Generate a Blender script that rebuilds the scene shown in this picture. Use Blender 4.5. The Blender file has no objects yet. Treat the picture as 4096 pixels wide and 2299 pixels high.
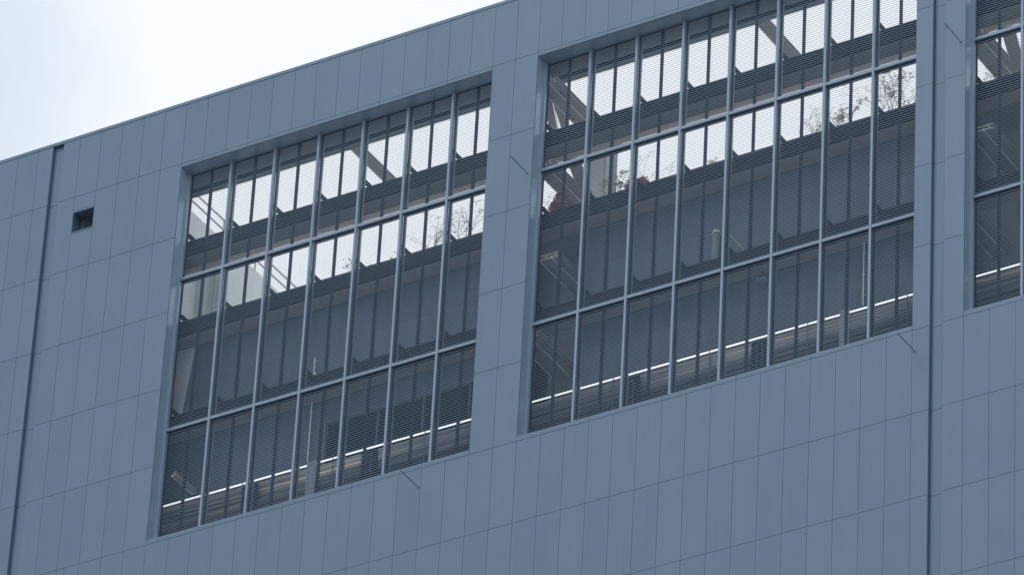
import bpy, bmesh, math, random
from mathutils import Vector, Matrix
random.seed(7)
SC = bpy.context.scene
COL = SC.collection
PW = 0.9          # cladding panel width (m)
RH = 3.10315      # cladding row height (m)
GROUND = -124.2

# ---------------------------------------------------------------- camera
R0, R1, R2 = [[0.8581727, -0.0477179, 0.5111386], [-0.2511435, 0.8293637, 0.4990819], [-0.4477349, -0.5566676, 0.6997533]]
CAMPOS = [104.7931, 122.4081, -142.0773]
cam = bpy.data.cameras.new('camera'); cam_o = bpy.data.objects.new('camera', cam); COL.objects.link(cam_o)
right = Vector((R0[0], R0[2], -R0[1])); up = Vector((-R1[0], -R1[2], R1[1])); back = Vector((-R2[0], -R2[2], R2[1]))
m = Matrix((right, up, back)).transposed().to_4x4(); m.translation = Vector((CAMPOS[0], CAMPOS[2], -CAMPOS[1]))
cam_o.matrix_world = m
cam.sensor_width = 36; cam.lens = 36 * 24695.6 / 4096
cam.clip_start = 1; cam.clip_end = 5000
SC.camera = cam_o

# ---------------------------------------------------------------- world, sun, exposure
SC.view_settings.view_transform = 'Standard'; SC.view_settings.look = 'None'
SC.view_settings.exposure = 0.0; SC.view_settings.gamma = 1.0; SC.view_settings.use_curve_mapping = False
SUN_EL, SUN_AZ = math.radians(52), math.radians(205)      # azimuth clockwise from +Y (north)
W = bpy.data.worlds.new('World'); SC.world = W; W.use_nodes = True
nt = W.node_tree; nt.nodes.clear()
def wn(t, **k):
    n = nt.nodes.new(t)
    for a, b in k.items(): setattr(n, a, b)
    return n
sky = wn('ShaderNodeTexSky', sky_type='NISHITA', sun_disc=False, sun_elevation=SUN_EL, sun_rotation=SUN_AZ,
         air_density=1.0, dust_density=3.0, ozone_density=1.0)
tc = wn('ShaderNodeTexCoord')
noi = wn('ShaderNodeTexNoise'); noi.inputs['Scale'].default_value = 2.2; noi.inputs['Detail'].default_value = 4; noi.inputs['Roughness'].default_value = 0.45
nt.links.new(tc.outputs['Generated'], noi.inputs['Vector'])
ramp = wn('ShaderNodeValToRGB'); ramp.color_ramp.elements[0].position = 0.25; ramp.color_ramp.elements[1].position = 0.7
ramp.color_ramp.elements[0].color = (0.92, 0.92, 0.92, 1); ramp.color_ramp.elements[1].color = (1, 1, 1, 1)
nt.links.new(noi.outputs['Fac'], ramp.inputs['Fac'])
mix = wn('ShaderNodeMixRGB'); mix.inputs['Color2'].default_value = (9.7, 10.05, 10.5, 1)       # pale cloud sheet
nt.links.new(ramp.outputs['Color'], mix.inputs['Fac']); nt.links.new(sky.outputs['Color'], mix.inputs['Color1'])
# a thinner, bluer patch in the cloud sheet, up and to the left of the tower
pd = (right * ((-1800 - 2048) / 24695.6) - up * ((300 - 1149.5) / 24695.6) - back).normalized()
dt = wn('ShaderNodeVectorMath', operation='DOT_PRODUCT'); dt.inputs[1].default_value = pd
nv = wn('ShaderNodeVectorMath', operation='NORMALIZE'); nt.links.new(tc.outputs['Generated'], nv.inputs[0]); nt.links.new(nv.outputs[0], dt.inputs[0])
n2 = wn('ShaderNodeTexNoise'); n2.inputs['Scale'].default_value = 22; n2.inputs['Detail'].default_value = 5; nt.links.new(tc.outputs['Generated'], n2.inputs['Vector'])
ad = wn('ShaderNodeMath', operation='MULTIPLY_ADD'); ad.inputs[1].default_value = 0.0022; nt.links.new(n2.outputs['Fac'], ad.inputs[0]); nt.links.new(dt.outputs['Value'], ad.inputs[2])
mr = wn('ShaderNodeMapRange', interpolation_type='SMOOTHSTEP'); mr.inputs['From Min'].default_value = 0.9964; mr.inputs['From Max'].default_value = 0.9992
nt.links.new(ad.outputs[0], mr.inputs['Value'])
mix2 = wn('ShaderNodeMixRGB'); mix2.inputs['Color2'].default_value = (6.8, 7.8, 8.9, 1)
nt.links.new(mr.outputs[0], mix2.inputs['Fac']); nt.links.new(mix.outputs['Color'], mix2.inputs['Color1'])
bg = wn('ShaderNodeBackground'); bg.inputs['Strength'].default_value = 0.1
wo = wn('ShaderNodeOutputWorld')
nt.links.new(mix2.outputs['Color'], bg.inputs['Color']); nt.links.new(bg.outputs['Background'], wo.inputs['Surface'])
sl = bpy.data.lights.new('sun', 'SUN'); sl.energy = 0.5; sl.angle = math.radians(25); sl.color = (1.0, 0.97, 0.93)
so = bpy.data.objects.new('sun', sl); COL.objects.link(so)
sd = Vector((math.sin(SUN_AZ) * math.cos(SUN_EL), math.cos(SUN_AZ) * math.cos(SUN_EL), math.sin(SUN_EL)))
so.rotation_euler = sd.to_track_quat('Z', 'Y').to_euler()

# ---------------------------------------------------------------- materials
def mat(name, col, rough=0.5, metal=0.0, spec=0.5, var=0.0, dirt=0.0, streak=0.0, emit=None, noise_scale=1.5):
    M = bpy.data.materials.new(name); M.use_nodes = True; t = M.node_tree; b = t.nodes['Principled BSDF']
    b.inputs['Base Color'].default_value = (*col, 1); b.inputs['Roughness'].default_value = rough
    b.inputs['Metallic'].default_value = metal; b.inputs['Specular IOR Level'].default_value = spec
    if emit:
        b.inputs['Emission Color'].default_value = (*emit[:3], 1); b.inputs['Emission Strength'].default_value = emit[3]
    src = None
    def rgb(c): 
        n = t.nodes.new('ShaderNodeRGB'); n.outputs[0].default_value = (*c, 1); return n.outputs[0]
    def mulc(a, facsock, lo, hi):
        mr = t.nodes.new('ShaderNodeMapRange'); mr.inputs['To Min'].default_value = lo; mr.inputs['To Max'].default_value = hi
        t.links.new(facsock, mr.inputs['Value'])
        v = t.nodes.new('ShaderNodeVectorMath'); v.operation = 'SCALE'
        t.links.new(a, v.inputs[0]); t.links.new(mr.outputs[0], v.inputs['Scale']); return v.outputs[0]
    if var or dirt or streak:
        src = rgb(col)
    if var:      # tone differs a little from panel to panel
        g = t.nodes.new('ShaderNodeNewGeometry'); src = mulc(src, g.outputs['Random Per Island'], 1 - var, 1 + var)
    if dirt or streak:
        co = t.nodes.new('ShaderNodeTexCoord')
    if dirt:
        n = t.nodes.new('ShaderNodeTexNoise'); n.inputs['Scale'].default_value = noise_scale; n.inputs['Detail'].default_value = 6
        t.links.new(co.outputs['Object'], n.inputs['Vector']); src = mulc(src, n.outputs['Fac'], 1 - dirt, 1 + dirt)
        mr = t.nodes.new('ShaderNodeMapRange'); mr.inputs['To Min'].default_value = rough - 0.08; mr.inputs['To Max'].default_value = rough + 0.1
        t.links.new(n.outputs['Fac'], mr.inputs['Value']); t.links.new(mr.outputs[0], b.inputs['Roughness'])
    if streak:   # rain streaks: noise pulled out along the height
        mp = t.nodes.new('ShaderNodeMapping'); mp.inputs['Scale'].default_value = (9, 9, 0.22)
        t.links.new(co.outputs['Object'], mp.inputs['Vector'])
        n = t.nodes.new('ShaderNodeTexNoise'); n.inputs['Scale'].default_value = 1.0; n.inputs['Detail'].default_value = 5
        t.links.new(mp.outputs[0], n.inputs['Vector']); src = mulc(src, n.outputs['Fac'], 1 - streak, 1 + streak)
    if src: t.links.new(src, b.inputs['Base Color'])
    return M
M_CLAD = mat('coated_metal_panel', (0.106, 0.174, 0.262), 0.36, 0.15, 0.5, var=0.028, dirt=0.05, streak=0.07, noise_scale=0.7)
M_BODY = mat('panel_backing', (0.21, 0.23, 0.25), 0.7)
M_REV = mat('reveal_metal', (0.27, 0.37, 0.49), 0.2, 0.1, 0.5, dirt=0.05)
M_FRAME = mat('frame_metal', (0.19, 0.265, 0.36), 0.4, 0.2, 0.5, dirt=0.05)
M_SLAT = mat('slat_metal', (0.22, 0.335, 0.48), 0.4, 0.1, 0.5)
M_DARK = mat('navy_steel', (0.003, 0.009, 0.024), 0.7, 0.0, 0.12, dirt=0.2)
M_POST = mat('zinc_post', (0.20, 0.25, 0.29), 0.5, 0.2)
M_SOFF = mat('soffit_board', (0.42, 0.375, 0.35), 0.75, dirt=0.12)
M_SOFT = mat('roof_soffit', (0.19, 0.205, 0.23), 0.7, dirt=0.1)
M_TAN = mat('tan_board', (0.72, 0.61, 0.51), 0.7, dirt=0.08)
M_WALL = mat('core_wall_panel', (0.062, 0.092, 0.14), 0.6, var=0.14, dirt=0.12)
M_WHITE = mat('white_panel', (0.80, 0.84, 0.84), 0.5, var=0.04, dirt=0.08)
M_BEAM = mat('grey_steel_beam', (0.42, 0.405, 0.38), 0.55, 0.0, dirt=0.12)
M_BEAM2 = mat('pale_flange', (0.88, 0.86, 0.80), 0.5)  # on beam edges this pale tone paints in caught skylight
M_RAIL = mat('galvanised_rail', (0.42, 0.40, 0.36), 0.5, 0.3)
M_LAMP = mat('lamp_tube', (0.9, 0.9, 0.9), 0.4, emit=(0.97, 0.99, 1.0, 0.8))
M_BLACK = mat('painted_dark', (0.004, 0.008, 0.022), 0.9, spec=0.1)  # near-black that paints in the darkness of unlit recesses
M_ROD = mat('dull_rod', (0.05, 0.055, 0.06), 0.6)
M_CONC = mat('concrete', (0.28, 0.28, 0.27), 0.85, dirt=0.15)
M_GROUND = mat('asphalt_and_paving', (0.24, 0.245, 0.245), 0.9, dirt=0.3, noise_scale=0.05)
M_BARK = mat('bark', (0.10, 0.075, 0.055), 0.85)
def leafmat(n, c1, c2):
    M = bpy.data.materials.new(n); M.use_nodes = True; t = M.node_tree; b = t.nodes['Principled BSDF']
    g = t.nodes.new('ShaderNodeNewGeometry'); mx = t.nodes.new('ShaderNodeMixRGB')
    mx.inputs[1].default_value = (*c1, 1); mx.inputs[2].default_value = (*c2, 1)
    t.links.new(g.outputs['Random Per Island'], mx.inputs[0]); t.links.new(mx.outputs[0], b.inputs['Base Color'])
    b.inputs['Roughness'].default_value = 0.6
    tr = t.nodes.new('ShaderNodeBsdfTranslucent'); t.links.new(mx.outputs[0], tr.inputs['Color'])
    ms = t.nodes.new('ShaderNodeMixShader'); ms.inputs[0].default_value = 0.35
    t.links.new(b.outputs[0], ms.inputs[1]); t.links.new(tr.outputs[0], ms.inputs[2])
    t.links.new(ms.outputs[0], t.nodes['Material Output'].inputs['Surface']); return M
M_RED = leafmat('red_maple_leaf', (0.40, 0.06, 0.05), (0.58, 0.17, 0.11))
M_GRN = leafmat('green_leaf', (0.06, 0.12, 0.05), (0.16, 0.20, 0.06))
M_YEL = leafmat('yellowing_leaf', (0.50, 0.38, 0.10), (0.32, 0.34, 0.10))
M_BRN = leafmat('russet_leaf', (0.30, 0.14, 0.06), (0.42, 0.28, 0.12))
def pipe_reflections():
    M = bpy.data.materials.new('brushed_duct_reflections'); M.use_nodes = True; t = M.node_tree; b = t.nodes['Principled BSDF']
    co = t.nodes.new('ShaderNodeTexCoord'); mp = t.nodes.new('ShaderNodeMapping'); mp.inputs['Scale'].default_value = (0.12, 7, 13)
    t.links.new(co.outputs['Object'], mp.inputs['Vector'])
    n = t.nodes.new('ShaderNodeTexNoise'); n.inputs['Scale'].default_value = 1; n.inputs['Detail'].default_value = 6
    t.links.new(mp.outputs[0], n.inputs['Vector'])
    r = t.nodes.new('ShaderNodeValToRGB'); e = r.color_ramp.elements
    e[0].position = 0.30; e[0].color = (0.05, 0.065, 0.085, 1); e[1].position = 0.68; e[1].color = (0.66, 0.50, 0.28, 1)  # yellow end of the ramp paints warm reflections into the metal
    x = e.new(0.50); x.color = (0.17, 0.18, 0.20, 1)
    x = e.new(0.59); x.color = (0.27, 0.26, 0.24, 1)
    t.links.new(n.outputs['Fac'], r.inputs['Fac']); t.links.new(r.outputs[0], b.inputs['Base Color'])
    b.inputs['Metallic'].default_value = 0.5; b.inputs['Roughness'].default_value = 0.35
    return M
M_DUCT = pipe_reflections()

# ---------------------------------------------------------------- helpers (u = panel columns, v = rows down, d = metres behind the facade)
def P(u, v, d): return Vector((u * PW, d, -v * RH))
class MB:
    def __init__(s): s.v = []; s.f = []
    def hexa(s, c):
        n = len(s.v); s.v += [tuple(p) for p in c]
        s.f += [(n, n+1, n+2, n+3), (n+7, n+6, n+5, n+4), (n, n+4, n+5, n+1), (n+1, n+5, n+6, n+2), (n+2, n+6, n+7, n+3), (n+3, n+7, n+4, n)]
    def box(s, x0, x1, y0, y1, z0, z1):
        s.hexa([(x0, y0, z0), (x1, y0, z0), (x1, y0, z1), (x0, y0, z1), (x0, y1, z0), (x1, y1, z0), (x1, y1, z1), (x0, y1, z1)])
    def uvd(s, u0, u1, v0, v1, d0, d1): s.box(u0 * PW, u1 * PW, d0, d1, -v1 * RH, -v0 * RH); return s
    def bar(s, a, b, w, h):
        a = Vector(a); b = Vector(b); ax = (b - a).normalized()
        sx = ax.cross(Vector((0, 0, 1)));  sx = Vector((1, 0, 0)) if sx.length < 1e-4 else sx.normalized()
        sz = sx.cross(ax).normalized(); x = sx * w / 2; z = sz * h / 2
        s.hexa([a-x-z, a+x-z, a+x+z, a-x+z, b-x-z, b+x-z, b+x+z, b-x+z]); return s
    def tube(s, pts, r, n=8, caps=True):
        pts = [Vector(p) for p in pts]; rs = r if isinstance(r, (list, tuple)) else [r] * len(pts); rings = []
        for i, p in enumerate(pts):
            ax = (pts[min(i+1, len(pts)-1)] - pts[max(i-1, 0)]).normalized()
            q = ax.cross(Vector((0, 0, 1))); q = Vector((1, 0, 0)) if q.length < 1e-3 else q.normalized(); w = ax.cross(q)
            k = len(s.v); rings.append(k)
            for j in range(n):
                t = 2 * math.pi * j / n; s.v.append(tuple(p + (q * math.cos(t) + w * math.sin(t)) * rs[i]))
        for a, b in zip(rings, rings[1:]):
            for j in range(n): s.f.append((a+j, a+(j+1) % n, b+(j+1) % n, b+j))
        if caps: s.f.append(tuple(rings[0]+j for j in range(n))[::-1]); s.f.append(tuple(rings[-1]+j for j in range(n)))
        return s
    def build(s, name, m, parent=None, bevel=0, smooth=False):
        me = bpy.data.meshes.new(name); me.from_pydata(s.v, [], s.f); me.materials.append(m)
        bm = bmesh.new(); bm.from_mesh(me); bmesh.ops.recalc_face_normals(bm, faces=bm.faces)
        if bevel: bmesh.ops.bevel(bm, geom=bm.edges[:], offset=bevel, segments=1, affect='EDGES')
        bm.to_mesh(me); bm.free()
        if smooth:
            for p in me.polygons: p.use_smooth = True
        o = bpy.data.objects.new(name, me); COL.objects.link(o)
        if parent: 
            o.parent = parent; o.matrix_parent_inverse = Matrix.Translation(-world_loc(parent))
        return o
def world_loc(o):
    p = Vector((0, 0, 0))
    while o: p += o.location; o = o.parent if o.type == 'EMPTY' else None
    return p
def tag(o, label=None, cat=None, group=None, kind=None):
    if label: o['label'] = label
    if cat: o['category'] = cat
    if group: o['group'] = group
    if kind: o['kind'] = kind
    return o
def empty(name, loc, label, cat, group=None):
    o = bpy.data.objects.new(name, None); COL.objects.link(o); o.location = loc; o.empty_display_size = 0.2
    return tag(o, label, cat, group)

# ---------------------------------------------------------------- ground
g = MB(); g.box(-900, 900, -900, 900, GROUND - 0.5, GROUND)
tag(g.build('ground', M_GROUND), kind='structure')

# ---------------------------------------------------------------- the tower
U0, U1 = -14, 52                     # cladding columns built
WIN = [(0, 14), (16, 32), (34, 50)]
VT, VB = 0.05, 4.945                 # window opening, top and bottom rows
LEVA, LEVB, LEVC = 0.775, 1.855, 3.095
T = empty('office_tower', (0, 0, GROUND), 'blue-grey metal clad office tower with tall louvred openings', 'building')
def part(mb, name, m, parent=T, **k): return mb.build(name, m, parent, **k)

GAP = 0.005
GROOVES = [(-6.31, -5.80), (32.68, 33.20)]
def spans(u0, u1):
    """cut the groove channels out of a horizontal span"""
    out = [(u0, u1)]
    for a, b in GROOVES:
        nx = []
        for p, q in out:
            if b <= p or a >= q: nx.append((p, q)); continue
            if a > p: nx.append((p, a))
            if b < q: nx.append((b, q))
        out = nx
    return out
cl = MB()
def panel(u0, u1, v0, v1, d0=0.0, d1=0.03):
    for a, b in spans(u0, u1):
        if b - a > 0.02:
            x0, x1, z0, z1 = a * PW + 0.0038, b * PW - 0.0038, -v1 * RH + GAP, -v0 * RH - GAP
            j = [random.uniform(-0.0012, 0.0012) for _ in range(4)] if v1 - v0 > 0.5 else [0] * 4     # panels never sit perfectly flat
            cl.hexa([(x0, d0 + j[0], z0), (x1, d0 + j[1], z0), (x1, d0 + j[2], z1), (x0, d0 + j[3], z1), (x0, d1, z0), (x1, d1, z0), (x1, d1, z1), (x0, d1, z1)])
def in_win(u): return any(a <= u < b for a, b in WIN)
for u in range(U0, U1):
    panel(u, u + 1, -0.812, 0.0)                       # parapet band
    if in_win(u): panel(u, u + 1, 5.0, 6.0)
    else:
        for r in range(0, 6):
            if u == -5 and r == 0:
                panel(u, u + 1, 0.0, 0.200); panel(u, u + 1, 0.505, 1.0)
            else: panel(u, u + 1, r, r + 1)
    for r in range(6, 12): panel(u, u + 1, r, r + 1)
for a, b in WIN:                                       # lintel lip and sill face, joints every second or third panel
    for u in range(a, b):
        pass
    js = [a] + [x for x in range(a + 3, b, 3)] + [b]
    for p, q in zip(js, js[1:]):
        panel(p, q, 0.0, VT, -0.003, 0.03)
        panel(p, q, VB, 5.0, -0.003, 0.03)
# side faces of the recessed channels, and their floor
for a, b in GROOVES:
    for r in range(-1, 12):
        v0 = -0.812 if r < 0 else r
        cl.box(a * PW + 0.004, b * PW - 0.004, 0.13, 0.15, -(r + 1) * RH + GAP, -v0 * RH - GAP)
        cl.box(a * PW - 0.02, a * PW, 0.035, 0.13, -(r + 1) * RH + GAP, -v0 * RH - GAP)
        cl.box(b * PW, b * PW + 0.02, 0.035, 0.13, -(r + 1) * RH + GAP, -v0 * RH - GAP)
part(cl, 'cladding', M_CLAD, bevel=0.003)
cp = MB()
js = list(range(U0 - 1, U1 + 2, 2)); js[0] = U0; js[-1] = U1
for p, q in zip(js, js[1:]):
    cp.box(p * PW + 0.004, q * PW - 0.004, -0.012, 1.82, 0.8148 * RH, 0.858 * RH)
part(cp, 'parapet_cap', M_CLAD, bevel=0.003)

# solid wall behind the cladding
w = MB()
for p, q in spans(U0, U1): w.uvd(p + 0.02 / PW, q - 0.02 / PW, -0.812, 0.045, 0.04, 1.34)
w.uvd(U0, U1, -0.812, 0.045, 1.52, 1.80); w.uvd(U0, U1, -0.812, -0.02, 1.341, 1.519)
solid = [(U0, 0)] + [(WIN[i][1], WIN[i+1][0]) for i in range(2)] + [(WIN[2][1], U1)]
for a, b in solid:
    for p, q in spans(a, b):
        if p < -4.5 < q:      # leave the vent recess open
            for aa, bb in ((p + 0.02, -5), (-4, q)): w.uvd(aa, bb, 0.046, VB, 0.04, 0.60)
            w.uvd(-5, -4, 0.046, 0.21, 0.04, 0.6); w.uvd(-5, -4, 0.495, VB, 0.04, 0.6)
        else: w.uvd(p + (0.02 if p in (-5.80, 33.20) else 0), q - (0.02 if q in (-6.31, 32.68) else 0), 0.046, VB, 0.04, 0.60)
for a, b in GROOVES: w.uvd(a, b, -0.812, 12.0, 0.262, 0.6)
for p, q in spans(U0, U1): w.uvd(p + 0.02, q - 0.02, VB + 0.001, 12.0, 0.04, 0.64)
part(w, 'wall', M_BODY)
w = MB(); w.uvd(U0, U1, VB + 0.03, 12.0, 0.641, 16.0); w.uvd(U0, U1, 12.001, -GROUND / RH, 0.0, 16.0)
part(w, 'lower_block', M_CLAD)

# the small recessed vent in the left wall
vt = MB(); vt.uvd(-5.0, -4.0, 0.215, 0.222, 0.0, 0.5); f_ = part(vt, 'vent', M_CLAD)
v2 = MB(); v2.uvd(-5.0, -4.99, 0.222, 0.488, 0.0, 0.5); v2.uvd(-4.01, -4.0, 0.222, 0.488, 0.0, 0.5); v2.uvd(-5.0, -4.0, 0.488, 0.5, -0.004, 0.5)
v2.uvd(-5, -4, 0.203, 0.2145, -0.002, 0.03); v2.uvd(-4.99, -4.01, 0.222, 0.488, 0.5, 0.52)
part(v2, 'frame', M_CLAD, f_)
v3 = MB(); v3.uvd(-4.78, -4.02, 0.235, 0.470, 0.47, 0.499); part(v3, 'opening', M_BLACK, f_)  # black sheet painting the shade behind the vent slats
v4 = MB()
for i in range(7): v4.uvd(-4.78, -4.02, 0.240 + i * 0.033, 0.247 + i * 0.033, 0.45, 0.469)
part(v4, 'slats', M_POST, f_)

# ---------------------------------------------------------------- louvred openings
TR = [1.481, 3.465]                  # transom rows
PITCH = 0.0885
def louvre_window(a, b, first):
    root = bpy.data.objects.new('louvre_window', None); COL.objects.link(root); root.parent = T
    root.location = P((a + b) / 2, VB, 0.5) - T.location; root['label'] = 'tall louvred opening'
    # reveals
    edges = [VT, 1, 2, 3, 4, VB]
    for uu in (a, b):
        r = MB()
        for v0, v1 in zip(edges, edges[1:]):
            s = 1 if uu == a else -1
            x0, x1 = sorted((uu * PW, uu * PW + s * 0.004))
            r.box(x0, x1, 0.031, 0.44, -v1 * RH + 0.006, -v0 * RH - (0.006 if v0 != VT else 0))
            x0, x1 = sorted((uu * PW, uu * PW + s * 0.075)); r.box(x0, x1, 0.441, 0.62, -v1 * RH, -v0 * RH)
        r.build('reveal', M_REV, root)
    s_ = MB(); s_.box(a * PW, b * PW, 0.031, 0.62, -VT * RH - 0.004, -VT * RH + 0.006)
    s_.build('head_soffit', M_REV, root)
    s_ = MB(); s_.box(a * PW + 0.05, b * PW - 0.05, 0.0, 0.62, -VB * RH, -VB * RH + 0.012)
    s_.build('sill', M_REV, root)
    rows = [(VT + 0.005, TR[0] - 0.02), (TR[0] + 0.028, TR[1] - 0.02), (TR[1] + 0.028, VB - 0.02)]
    for u in range(a + 2, b, 2):
        mb = MB(); mb.box(u * PW - 0.045, u * PW + 0.045, 0.42, 0.545, -VB * RH + 0.013, -VT * RH - 0.004)
        mb.box(u * PW - 0.012, u * PW + 0.012, 0.546, 0.57, -VB * RH + 0.013, -VT * RH - 0.004)
        mb.build('mullion', M_FRAME, root, bevel=0.004)
        mb = MB(); mb.box(u * PW - 0.03, u * PW + 0.03, 0.67, 0.79, -VB * RH + 0.02, -VT * RH - 0.01)
        mb.build('post', M_POST, root)
    for tv in TR:
        mb = MB()
        for u in range(a, b, 2):
            x0 = u * PW + (0.046 if u > a else 0.051); x1 = (u + 2) * PW - (0.046 if u + 2 < b else 0.051)
            mb.box(x0, x1, 0.43, 0.54, -tv * RH - 0.06, -tv * RH + 0.06)
        mb.build('transom', M_FRAME, root, bevel=0.004)
    for u in range(a, b, 2):
        dk = MB()
        for v0, v1 in rows:
            # one screen of slats
            lp = MB(); x0 = u * PW + (0.046 if u > a else 0.076); x1 = (u + 2) * PW - (0.046 if u + 2 < b else 0.076)
            z = -v0 * RH - 0.06
            while z > -v1 * RH + 0.01:
                j = random.uniform(-0.0012, 0.0012)
                lp.box(x0, x1, 0.50, 0.509, z - 0.0075 + j, z + 0.0075 + j); z -= PITCH
            lp.build('louvre_screen', M_SLAT, root)
            dk.box(x0, x1, 0.575, 0.60, -v0 * RH - 0.04, -v0 * RH + (0.06 if v0 > 1 else 0))
        x = (u + 1) * PW
        dk.box(x - 0.042, x + 0.042, 0.575, 0.66, -VB * RH + 0.02, -VT * RH - 0.05)
        dk.box(u * PW + (0.03 if u > a else 0.08), u * PW + (0.075 if u > a else 0.11), 0.575, 0.63, -VB * RH + 0.02, -VT * RH - 0.05)
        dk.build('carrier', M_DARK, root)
for i, (a, b) in enumerate(WIN): louvre_window(a, b, i == 0)

# ---------------------------------------------------------------- decks, terrace and core behind the screens
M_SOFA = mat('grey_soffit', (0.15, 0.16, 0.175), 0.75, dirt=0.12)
def deck(name, lev, bot, uspan=(U0, U1)):
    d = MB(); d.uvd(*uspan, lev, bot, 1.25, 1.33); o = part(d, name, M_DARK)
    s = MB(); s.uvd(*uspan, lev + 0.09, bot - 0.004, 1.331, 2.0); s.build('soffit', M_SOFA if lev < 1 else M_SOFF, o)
    for a, b in WIN:
        for u in range(a, b + 1, 2):
            k = MB(); k.bar(P(u, lev + 0.045, 0.792), P(u, lev + 0.045, 1.249), 0.08, 0.15)
            k.bar(P(u, lev + 0.045, 0.60), P(u, lev + 0.045, 0.665), 0.08, 0.15); k.build('bracket', M_DARK, o)
    return o
dA = deck('walkway', LEVA, 0.965)
t_ = MB()
for u in range(U0, U1, 4): t_.box(u * PW + 0.004, (u + 4) * PW - 0.004, 2.001, 2.10, -1.010 * RH, -0.93 * RH)
t_.build('edge_board', M_TAN, dA)
dB = deck('terrace_edge', LEVB, 2.045)
dC = deck('walkway', LEVC, 3.285)
tb = MB(); tb.uvd(U0, U1, 1.96, 2.04, 2.001, 16.0); part(tb, 'terrace_floor', M_CONC)
tb = MB(); tb.uvd(U0, U1, 1.945, 2.04, 1.34, 2.0); 
# roof joint strip
j_ = MB(); j_.uvd(U0, U1, -0.019, 0.048, 1.342, 1.518); part(j_, 'roof_joint', M_DARK)
# core wall, in tall boards
def wallrow(cw, lo, hi, v0, v1, skip=()):
    for u in range(U0, U1, 2):
        a, b = u, u + 2
        for p, q in cut(max(a, lo), max(min(b, hi), max(a, lo)), skip):
            if q - p > 0.02: cw.box(p * PW + 0.005, q * PW - 0.005, 2.0, 2.06, -v1 * RH + 0.004, -v0 * RH - 0.004)
def cut(a, b, skip):
    out = [(a, b)]
    for s0, s1 in skip:
        nx = []
        for p, q in out:
            if s1 <= p or s0 >= q: nx.append((p, q)); continue
            if s0 > p: nx.append((p, s0))
            if s1 < q: nx.append((s1, q))
        out = nx
    return out
DARKOP = [(6.15, 13.95)]
BAYS = [(14.3, 16.98), (32.3, 34.98)]        # here the wall stands further back
for lo, hi in cut(U0, U1, BAYS):
    cw = MB()
    for v0, v1 in ((2.05, 2.10), (2.10, 2.55), (2.55, 3.09), (3.09, 3.20), (3.20, 3.59)): wallrow(cw, lo, hi, v0, v1)
    wallrow(cw, lo, hi, 3.59, 4.07, DARKOP)
    part(cw, 'core_wall', M_WALL)
cb = MB()
for p, q in cut(U0, U1, BAYS): cb.uvd(p, q, 2.041, 3.588, 2.07, 15.9)
for p, q in BAYS: cb.uvd(p + 0.001, q - 0.001, 2.041, 4.084, 3.3, 15.8)
for p, q in cut(U0, U1, DARKOP + BAYS): cb.uvd(p, q, 3.589, 4.085, 2.07, 15.9)
cb.uvd(U0, U1, 4.086, VB + 0.02, 3.6, 15.9)
part(cb, 'core', M_BODY)
for p, q in DARKOP:
    o_ = MB(); o_.uvd(p, q, 3.589, 4.085, 2.10, 2.2); o_ = part(o_, 'bay_shade', M_BLACK)  # black sheet just behind the wall paints the unlit depth
    if q - p > 2:
        for u in (8.4, 10.4, 12.4): MB().uvd(u, u + 0.05, 3.59, 4.07, 2.0, 2.08).build('frame', M_WALL, o_)

o_ = part(MB().uvd(14.35, 14.85, 3.25, 3.98, 3.27, 3.299), 'bay_shade', M_BLACK)  # black sheet on the rear wall, painted darkness again
# ---------------------------------------------------------------- beams and braces
def ibeam(name, u0, u1, vb, d0, d1, m=M_BEAM, lip=True):
    o = MB(); o.uvd(u0, u1, vb - 0.008, vb, d0, d1); o.uvd((u0 + u1) / 2 - 0.02, (u0 + u1) / 2 + 0.02, vb - 0.05, vb - 0.008, d0, d1); o.uvd(u0, u1, vb - 0.058, vb - 0.05, d0, d1)
    o = part(o, name, m)
    if lip:
        l = MB(); l.uvd(u0 - 0.045, u0 - 0.002, vb - 0.022, vb + 0.003, d0, d1); l.build('skylit_edge', M_BEAM2, o)  # pale strip standing in for skylight along the flange
    return o
def bolts(o, u, vb, d, nu, nd):
    b = MB()
    for i in range(nu):
        for j in range(nd): x = P(u + i * 0.085, vb, d + j * 0.07); b.box(x.x - 0.014, x.x + 0.014, x.y - 0.014, x.y + 0.014, x.z - 0.02, x.z)
    b.build('bolts', M_ROD, o)
SETS = {16: [(-0.34, 0.12, 0.48), (-0.34, 0.12, 0.48), (0.12, 0.60, 0.93), (-0.70, -0.13, 0.30)],
        34: [(-0.50, 0.10, 0.40), (-0.50, 0.10, 0.40), (-0.2, 0.35, 0.75), (-0.75, -0.27, 0.10)]}
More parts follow.
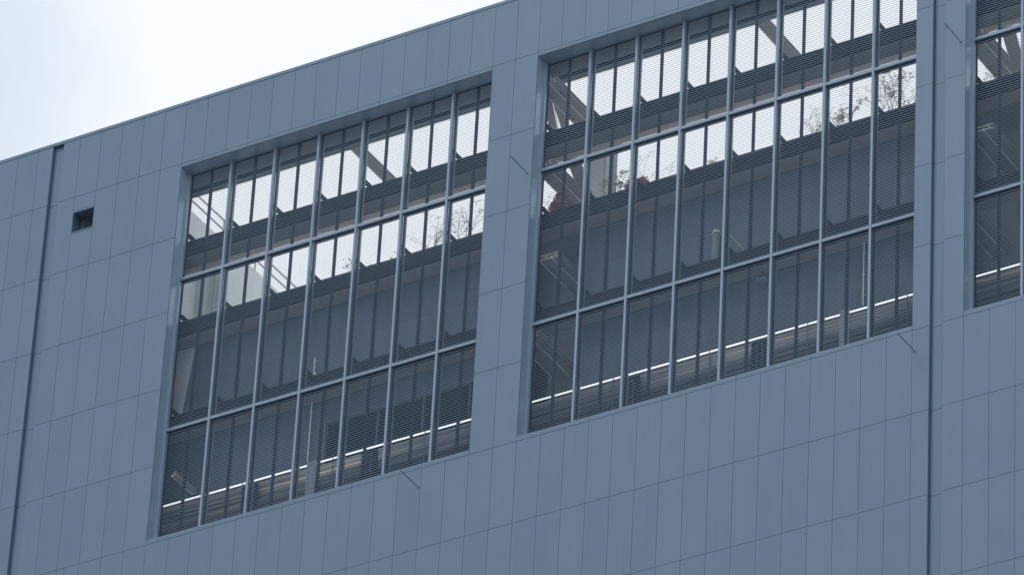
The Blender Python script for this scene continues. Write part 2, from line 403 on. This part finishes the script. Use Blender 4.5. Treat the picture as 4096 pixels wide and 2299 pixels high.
for base in (16, 34):
    for lev, (ua, ub, uc) in zip((LEVA, LEVB, LEVC, 4.055), SETS[base]):
        vb = lev - 0.475; dn = 3.2 if lev > 2 else 5.0
        g1 = ibeam('beam', base + ub + 0.03, base + uc, vb, 0.64, dn); g2 = ibeam('beam', base + ua, base + ub, vb, 0.64, dn)
        bolts(g2, base + ua + 0.06, vb, 1.0, 2, 7); bolts(g1, base + ub + 0.08, vb, 1.2, 2, 6)
        if dn > 2: bolts(g2, base + ua + 0.06, vb, 2.4, 2, 7)
        if lev == LEVB:
            q = MB(); q.bar(P(base + 1.2, vb - 0.03, 0.80), P(base - 0.25, vb - 0.03, 4.9), 0.42, 0.02); q = part(q, 'brace', M_BEAM)
            for off in (-0.25, 0.25):
                l = MB(); l.bar(P(base + 1.2 + off, vb - 0.028, 0.80), P(base - 0.25 + off, vb - 0.028, 4.9), 0.025, 0.03); l.build('skylit_edge', M_BEAM2, q)
        if lev == LEVA:
            for off in (0.0, 0.62):
                q = MB(); q.bar(P(base + 0.15 - off * 0.5, vb - 0.03, 0.64 + off * 0.2), P(base - 1.35 - off, vb - 0.03, 4.4), 0.28, 0.02)
                q.bar(P(base + 0.15 - off * 0.5, vb - 0.07, 0.64 + off * 0.2), P(base - 1.35 - off, vb - 0.07, 4.4), 0.03, 0.22); q = part(q, 'brace', M_BEAM)
                l = MB(); l.bar(P(base + 0.33 - off * 0.5, vb - 0.03, 0.70 + off * 0.2), P(base - 1.17 - off, vb - 0.03, 4.46), 0.02, 0.03); l.build('skylit_edge', M_BEAM2, q)
ibeam('beam', 6.46, 6.84, 0.03, 1.82, 4.6); ibeam('beam', 24.2, 24.62, 0.02, 1.85, 4.9)
ibeam('beam', 0.42, 0.55, 4.05, 0.62, 1.9, M_BEAM)

# ---------------------------------------------------------------- horizontal ducts below the lamps
for a, b in WIN:
    d_ = MB(); pts = []
    n = 24
    for x in (a * PW - 2.6, b * PW + 0.6):
        for i in range(n + 1):
            t = math.radians(90 + 180 * i / n); d_.v.append((x, 2.35 + 0.5 * math.cos(t), -4.24 * RH + 0.55 * math.sin(t)))
    for i in range(n): d_.f.append((i, i + 1, n + 2 + i, n + 1 + i))
    d_.f.append(tuple(range(n + 1))); d_.f.append(tuple(range(2 * n + 1, n, -1))); d_.f.append((0, n + 1, 2 * n + 1, n))
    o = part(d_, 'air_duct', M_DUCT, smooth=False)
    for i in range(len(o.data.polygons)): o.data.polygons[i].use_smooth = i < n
    for u in range(a - 2, b, 4): MB().uvd(u + 0.7, u + 0.73, 4.09, 4.60, 1.80, 1.82).build('hanger', M_WALL, o)

# ---------------------------------------------------------------- roof-terrace buildings
st = MB()
for i in range(4):
    st.uvd(-8.0, -2.0, -0.19, 1.96, 3.0 + i * 2.2 + 0.005, 3.0 + (i + 1) * 2.2 - 0.005)
sh = part(st, 'stair_house', M_WHITE)
st = MB()
for v_ in (-0.457, -0.327): st.bar(P(-2, v_, 2.9), P(-2, v_, 11.8), 0.05, 0.05)
for k in range(5): st.bar(P(-2, -0.19, 3.2 + k * 2.1), P(-2, -0.46, 3.2 + k * 2.1), 0.05, 0.05)
st.build('handrail', M_RAIL, sh)
st = MB(); st.uvd(-1.99, -1.6, 0.40, 1.96, 4.0, 5.5); st.uvd(-1.595, -1.05, 0.40, 1.96, 4.25, 5.5); o = part(st, 'plant_housing', M_WHITE)
st = MB(); st.tube([P(-1.3, 0.4, 4.15), P(-1.3, 1.96, 4.15)], 0.025); st.build('pipe', M_RAIL, o)
st = MB(); st.uvd(16.08, 16.76, 0.28, 1.96, 3.4, 4.2); cs = part(st, 'riser_housing', M_WHITE)
wp = MB(); 
c_ = [P(-1.1, 2.06, 1.97), P(-0.16, 2.06, 1.97), P(-0.52, 2.94, 1.97), P(-1.1, 2.94, 1.97)]
wp.hexa([*c_, *[p + Vector((0, 0.02, 0)) for p in c_]]); part(wp, 'white_panel', M_WHITE)

# ladder beside the riser housing
L = empty('ladder', P(16.83, 1.95, 3.4), 'grey steel ladder beside the pale riser housing on the terrace', 'ladder')
q = MB(); q.bar(P(16.83, 1.955, 3.4), P(16.83, 0.3, 3.4), 0.03, 0.05); q.build('rail', M_RAIL, L)
q = MB(); q.bar(P(16.83, 1.955, 3.85), P(16.83, 0.3, 3.85), 0.03, 0.05); q.build('rail', M_RAIL, L)
q = MB(); q.uvd(17.06, 17.14, 0.3, 1.955, 3.5, 3.75); part(q, 'terrace_post', M_POST)
for i in range(14):
    q = MB(); q.tube([P(16.83, 1.85 - i * 0.1, 3.41), P(16.83, 1.85 - i * 0.1, 3.84)], 0.016, 6); q.build('rung', M_BEAM2, L)

# small fittings on the walkway
gs = MB()
for u in (5.98, 7.82):
    x = P(u, LEVC, 1.29); gs.tube([x, x + Vector((0, 0, 0.16))], [0.09, 0.02], 4)
gs.build('gusset', M_TAN, dC)

# ---------------------------------------------------------------- separate things on and behind the facade
def rod(u, v, label):
    t = empty('guide_rod', P(u, v, 0), label, 'metal rod', 'guide rods standing out from the facade')
    q = MB(); q.tube([P(u, v, -0.02), P(u, v, -1.08)], 0.013, 8); q.build('shaft', M_ROD, t)
    q = MB(); q.tube([P(u, v, -0.0005), P(u, v, -0.022)], [0.055, 0.05], 12); q.build('base_plate', M_POST, t)
rod(15.78, 1.57, 'thin dark rod standing out from the wall strip between the two big louvred openings')
rod(11.88, 5.22, 'thin dark rod with round foot below the left louvred opening')
rod(32.07, 5.245, 'thin dark rod below the lower right corner of the middle opening')
rod(33.78, 1.57, 'thin dark rod beside the narrow vertical channel, high at the right')

lampnames = ['long white linear lamp behind the left louvred opening', 'long white linear lamp behind the wide middle opening', 'white linear lamp behind the partly visible right opening']
for (a, b), lb in zip(WIN, lampnames):
    t = empty('linear_lamp', P((a + b) / 2, 4.08, 1.95), lb, 'lamp', 'linear lamps along the lower walkway')
    q = MB(); q.uvd(a - 1.6, b - 0.1, 4.074, 4.088, 1.93, 1.985); q.build('tube', M_LAMP, t)
    q = MB(); q.uvd(a - 1.6, b - 0.1, 4.064, 4.0715, 1.93, 1.99); q.build('housing', M_WALL, t)

t = empty('vent_pipe', P(22.8, LEVC, 1.8), 'pale vertical vent pipe with a domed top behind the middle opening', 'pipe')
q = MB(); q.tube([P(22.82, 3.09, 1.8), P(22.82, 2.645, 1.8)], 0.13, 20); q.build('stack', M_POST, t, smooth=True)
q = MB(); c0 = P(22.82, 2.645, 1.8)
q.tube([c0 + Vector((0, 0, 0.16 * math.sin(a_))) for a_ in [x * 0.26 for x in range(7)]], [0.155 * max(0.03, math.cos(x * 0.26)) for x in range(7)], 20); q.build('dome_cap', M_WHITE, t, smooth=True)
t = empty('dish_lamp', P(24.75, 3.42, 1.85), 'pale half-round lamp under the walkway of the middle opening', 'lamp')
q = MB(); c0 = P(24.78, 3.40, 1.82); q.tube([c0 + Vector((0, 0, -0.13 * math.sin(x * 0.3))) for x in range(6)], [0.2 * max(0.05, math.cos(x * 0.3)) for x in range(6)], 16); q.build('bowl', M_POST, t, smooth=True)
q = MB(); q.bar(c0 + Vector((0, 0, 0.02)), c0 + Vector((0, 0, 0.34)), 0.03, 0.03); q.build('stem', M_ROD, t)
tag(MB().bar(P(24, 2.955, 0.64), P(24, 2.955, 1.76), 0.05, 0.06).build('grab_bar', M_BEAM2), 'white bar running inwards above the dark walkway edge', 'bar')
def vpipe(u, v0, v1, d, lab, name='white_pipe'):
    t = empty(name, P(u, v1, d), lab, 'pipe')
    MB().tube([P(u, v0, d), P(u, v1, d)], 0.022, 8).build('tube', M_WHITE, t)
    q = MB()
    for k in range(3):
        z = v0 + (v1 - v0) * (k + 0.5) / 3; q.bar(P(u - 0.08, z, d + 0.03), P(u + 0.08, z, d + 0.03), 0.02, 0.03)
    q.build('clip', M_RAIL, t)
vpipe(5.5, 3.28, 4.06, 1.9, 'thin white pipe on the wall above the lamp of the left opening')
vpipe(28.88, 3.28, 4.06, 1.9, 'thin white pipe on the wall above the lamp of the middle opening')
vpipe(5.44, 2.69, 2.93, 1.95, 'short white tube above the dark walkway edge in the left opening')
t = empty('perforated_upright', P(5.8, 4.8, 1.75), 'grey upright with two rows of dark holes at the foot of the left opening', 'steel upright')
q = MB(); q.uvd(5.62, 6.02, 4.10, 4.93, 1.74, 1.78); q.build('plate', M_POST, t)
q = MB()
for i in range(12):
    for uu in (5.70, 5.90): q.uvd(uu, uu + 0.05, 4.13 + i * 0.045, 4.145 + i * 0.045, 1.732, 1.7395)
q.build('holes', M_ROD, t)
t = empty('perforated_upright', P(29, 4.8, 1.75), 'grey upright with dark holes at the foot of the middle opening, right end', 'steel upright')
q = MB(); q.uvd(28.05, 28.42, 4.08, 4.93, 1.74, 1.78); q.build('plate', M_POST, t)
q = MB()
for i in range(12):
    for uu in (28.12, 28.30): q.uvd(uu, uu + 0.05, 4.11 + i * 0.045, 4.125 + i * 0.045, 1.732, 1.7395)
q.build('holes', M_ROD, t)
hatch = [(3.2, 'left of the perforated upright in the left opening'), (8.45, 'right of the perforated upright in the left opening'), (19.6, 'near the second bay of the middle opening'), (24.9, 'near the fifth bay of the middle opening')]
for u, lb in hatch:
    t = empty('step_hatch', P(u, 4.9, 1.6), 'dark hatch with thin handrails ' + lb, 'hatch', 'dark hatches along the lower walkway')
    MB().uvd(u - 0.45, u + 0.25, 4.16, 4.93, 1.78, 1.80).build('door', M_DARK, t)
    q = MB()
    for k in (0.0, 0.22):
        q.bar(P(u + k - 0.1, 4.93, 1.6), P(u + k - 0.1, 4.25, 1.6), 0.018, 0.018)
    q.bar(P(u + 0.12, 4.25, 1.6), P(u + 0.12, 4.45, 0.95), 0.025, 0.025); q.bar(P(u + 0.12, 4.45, 1.6), P(u + 0.12, 4.65, 0.95), 0.018, 0.018)
    q.build('handrail', M_WALL, t)
t = empty('security_camera', P(-1.95, 0.28, 5.4), 'small white camera on the wall of the white stair house', 'camera')
MB().bar(P(-1.75, 0.22, 5.0), P(-1.55, 0.25, 4.6), 0.12, 0.12).build('body', M_WHITE, t)
MB().bar(P(-2.0, 0.22, 5.05), P(-1.75, 0.22, 5.0), 0.05, 0.05).build('arm', M_RAIL, t)

# ---------------------------------------------------------------- terrace plants
def plant(name, u, vtop, width, nleaf, lm, label, seed, leaf=0.055, bare=0, d=2.15, lean=0.0, cat='shrub', nst=4, cloud=None):
    rnd = random.Random(seed); base = P(u, 1.958, d); H = (1.958 - vtop) * RH; Wd = width * PW / 2
    t = empty(name, base, label, cat, 'plants on the roof terrace')
    st = MB(); tips = []
    def twig(p, dr, ln, r, lv, leafy):
        # a crooked branch that forks into finer ones
        pts = [p]; q = p.copy(); dd = dr.copy()
        for k in range(4):
            dd = (dd + Vector((rnd.gauss(0, 0.16), rnd.gauss(0, 0.12), rnd.gauss(0.03, 0.1)))).normalized(); q = q + dd * ln / 4
            if q.z > base.z + H: q.z = base.z + H - rnd.uniform(0, 0.03)
            pts.append(q.copy())
        st.tube(pts, [r, r * .85, r * .7, r * .55, r * .35], 5 if lv < 2 else 3, caps=False)
        if leafy and lv > 0: tips.extend(zip(pts[1:], pts[2:]))
        if lv < 3:
            for k in range(4 if lv == 0 else 3):
                s0 = pts[rnd.choice((2, 3, 3, 4) if lv else (2, 3, 4))]
                side = Vector((rnd.choice((-1, 1)) * rnd.uniform(0.5, 1.1), rnd.uniform(-0.7, 0.7), rnd.uniform(-0.1, 0.6)))
                twig(s0, (dd + side).normalized(), ln * rnd.uniform(0.35, 0.55), r * 0.5, lv + 1, leafy)
    for i in range(nst + bare):
        f = (i + 0.5) / (nst + bare) * 2 - 1
        dr = Vector((f * Wd * 1.1 + lean + rnd.uniform(-.1, .1), rnd.uniform(-0.25, 0.25) * Wd, H)).normalized()
        twig(base + Vector((rnd.uniform(-.04, .04), rnd.uniform(-.04, .04), 0)), dr, H * (rnd.uniform(0.75, 0.9) if i < nst else 1.0), 0.013, 0 if i < nst else 1, i < nst)
    st.build('stems', M_BARK, t)
    if nleaf:
        lf = MB()
        for i in range(nleaf):
            if cloud:
                cu, cv, ru, rv = rnd.choice(cloud); w3 = Vector((rnd.gauss(0, 1), rnd.gauss(0, 1), rnd.gauss(0, 1))).normalized() * rnd.uniform(0.35, 1.0) ** 0.5
                p = P(cu, cv, d) + Vector((w3.x * ru * PW, w3.y * ru * PW, w3.z * rv * RH))
            else:
                a, b = rnd.choice(tips); p = a.lerp(b, rnd.random()) + Vector((rnd.gauss(0, .018), rnd.gauss(0, .018), rnd.gauss(0, .018)))
            s = leaf * rnd.uniform(0.6, 1.25)
            x = Vector((rnd.gauss(0, 1), rnd.gauss(0, 1), rnd.gauss(0, 0.6))).normalized(); y = x.cross(Vector((rnd.gauss(0, 1), rnd.gauss(0, 1), rnd.gauss(0, 1)))).normalized()
            k = len(lf.v); lf.v += [tuple(p), tuple(p + x * s * .5 + y * s * .3), tuple(p + x * s), tuple(p + x * s * .5 - y * s * .3)]; lf.f.append((k, k+1, k+2, k+3))
        lf.build('leaves', lm, t)
    return t
plant('red_maple', 15.80, 1.40, 0.85, 2600, M_RED, 'dense red-leaved maple at the left end of the middle opening', 3, 0.085, nst=4, cloud=[(15.82, 1.50, 0.24, 0.085), (15.62, 1.60, 0.24, 0.08), (15.85, 1.64, 0.3, 0.10), (16.25, 1.66, 0.28, 0.08), (15.6, 1.56, 0.12, 0.05)], cat='small tree')
plant('red_maple', 19.05, 1.50, 0.95, 1600, M_RED, 'smaller red-leaved maple between the yellow shrub and bare twigs', 4, 0.08, nst=4, cloud=[(19.35, 1.60, 0.22, 0.07), (18.85, 1.62, 0.18, 0.06), (19.2, 1.70, 0.3, 0.08)], cat='small tree')
plant('shrub', 18.35, 1.50, 0.55, 900, M_YEL, 'yellowing leafy shrub just left of the smaller red maple', 5, 0.065)
plant('twiggy_shrub', 19.45, 1.34, 0.35, 0, M_YEL, 'leafless twigs directly right of the smaller red maple', 6, bare=0, nst=2, cat='shrub')
plant('twiggy_shrub', 20.1, 1.42, 0.4, 10, M_YEL, 'sparse bare twigs one bay right of the red maple', 16, nst=2, cat='shrub')
plant('shrub', 22.28, 1.61, 0.3, 300, M_YEL, 'single small yellow-green tuft in the middle of the middle opening', 7, 0.06)
plant('shrub', 26.75, 1.36, 0.6, 90, M_BRN, 'thin brown-twigged shrub with very few leaves, right half of the middle opening', 8, 0.055, bare=2, nst=3)
plant('shrub', 27.55, 1.45, 0.7, 900, M_BRN, 'russet leafy shrub spreading right of the thin brown shrub', 9, 0.055, nst=5)
plant('shrub', 29.85, 1.26, 0.8, 1000, M_BRN, 'large leaning russet shrub at the right end of the middle opening', 10, 0.055, lean=-0.35, nst=5)
plant('twiggy_shrub', 29.9, 1.10, 0.7, 0, M_BRN, 'tall bare twigs rising above the large russet shrub', 11, nst=3)
plant('shrub', 30.6, 1.52, 0.4, 450, M_BRN, 'low russet shrub against the right jamb of the middle opening', 12, 0.05, nst=4)
plant('shrub', 6.65, 1.60, 0.4, 130, M_GRN, 'small green leafy tuft in the middle of the left opening', 13, 0.08)
plant('shrub', 8.75, 1.625, 0.4, 110, M_GRN, 'small green tuft right of centre in the left opening', 14, 0.07)
plant('twiggy_shrub', 10.35, 1.34, 0.9, 70, M_YEL, 'twiggy shrub with a few yellow leaves near the right of the left opening', 15, 0.06, bare=2)
plant('shrub', 11.7, 1.33, 0.7, 170, M_GRN, 'taller thin shrub with yellow-green leaves at the right end of the left opening', 17, 0.06, bare=1)
plant('shrub', 12.45, 1.64, 0.25, 40, M_YEL, 'tiny leaf sprig at the right jamb of the left opening', 18, 0.05, nst=2)
plant('shrub', 33.6, 1.50, 0.5, 180, M_GRN, 'green and yellow shrub behind the far right opening', 19, 0.06)
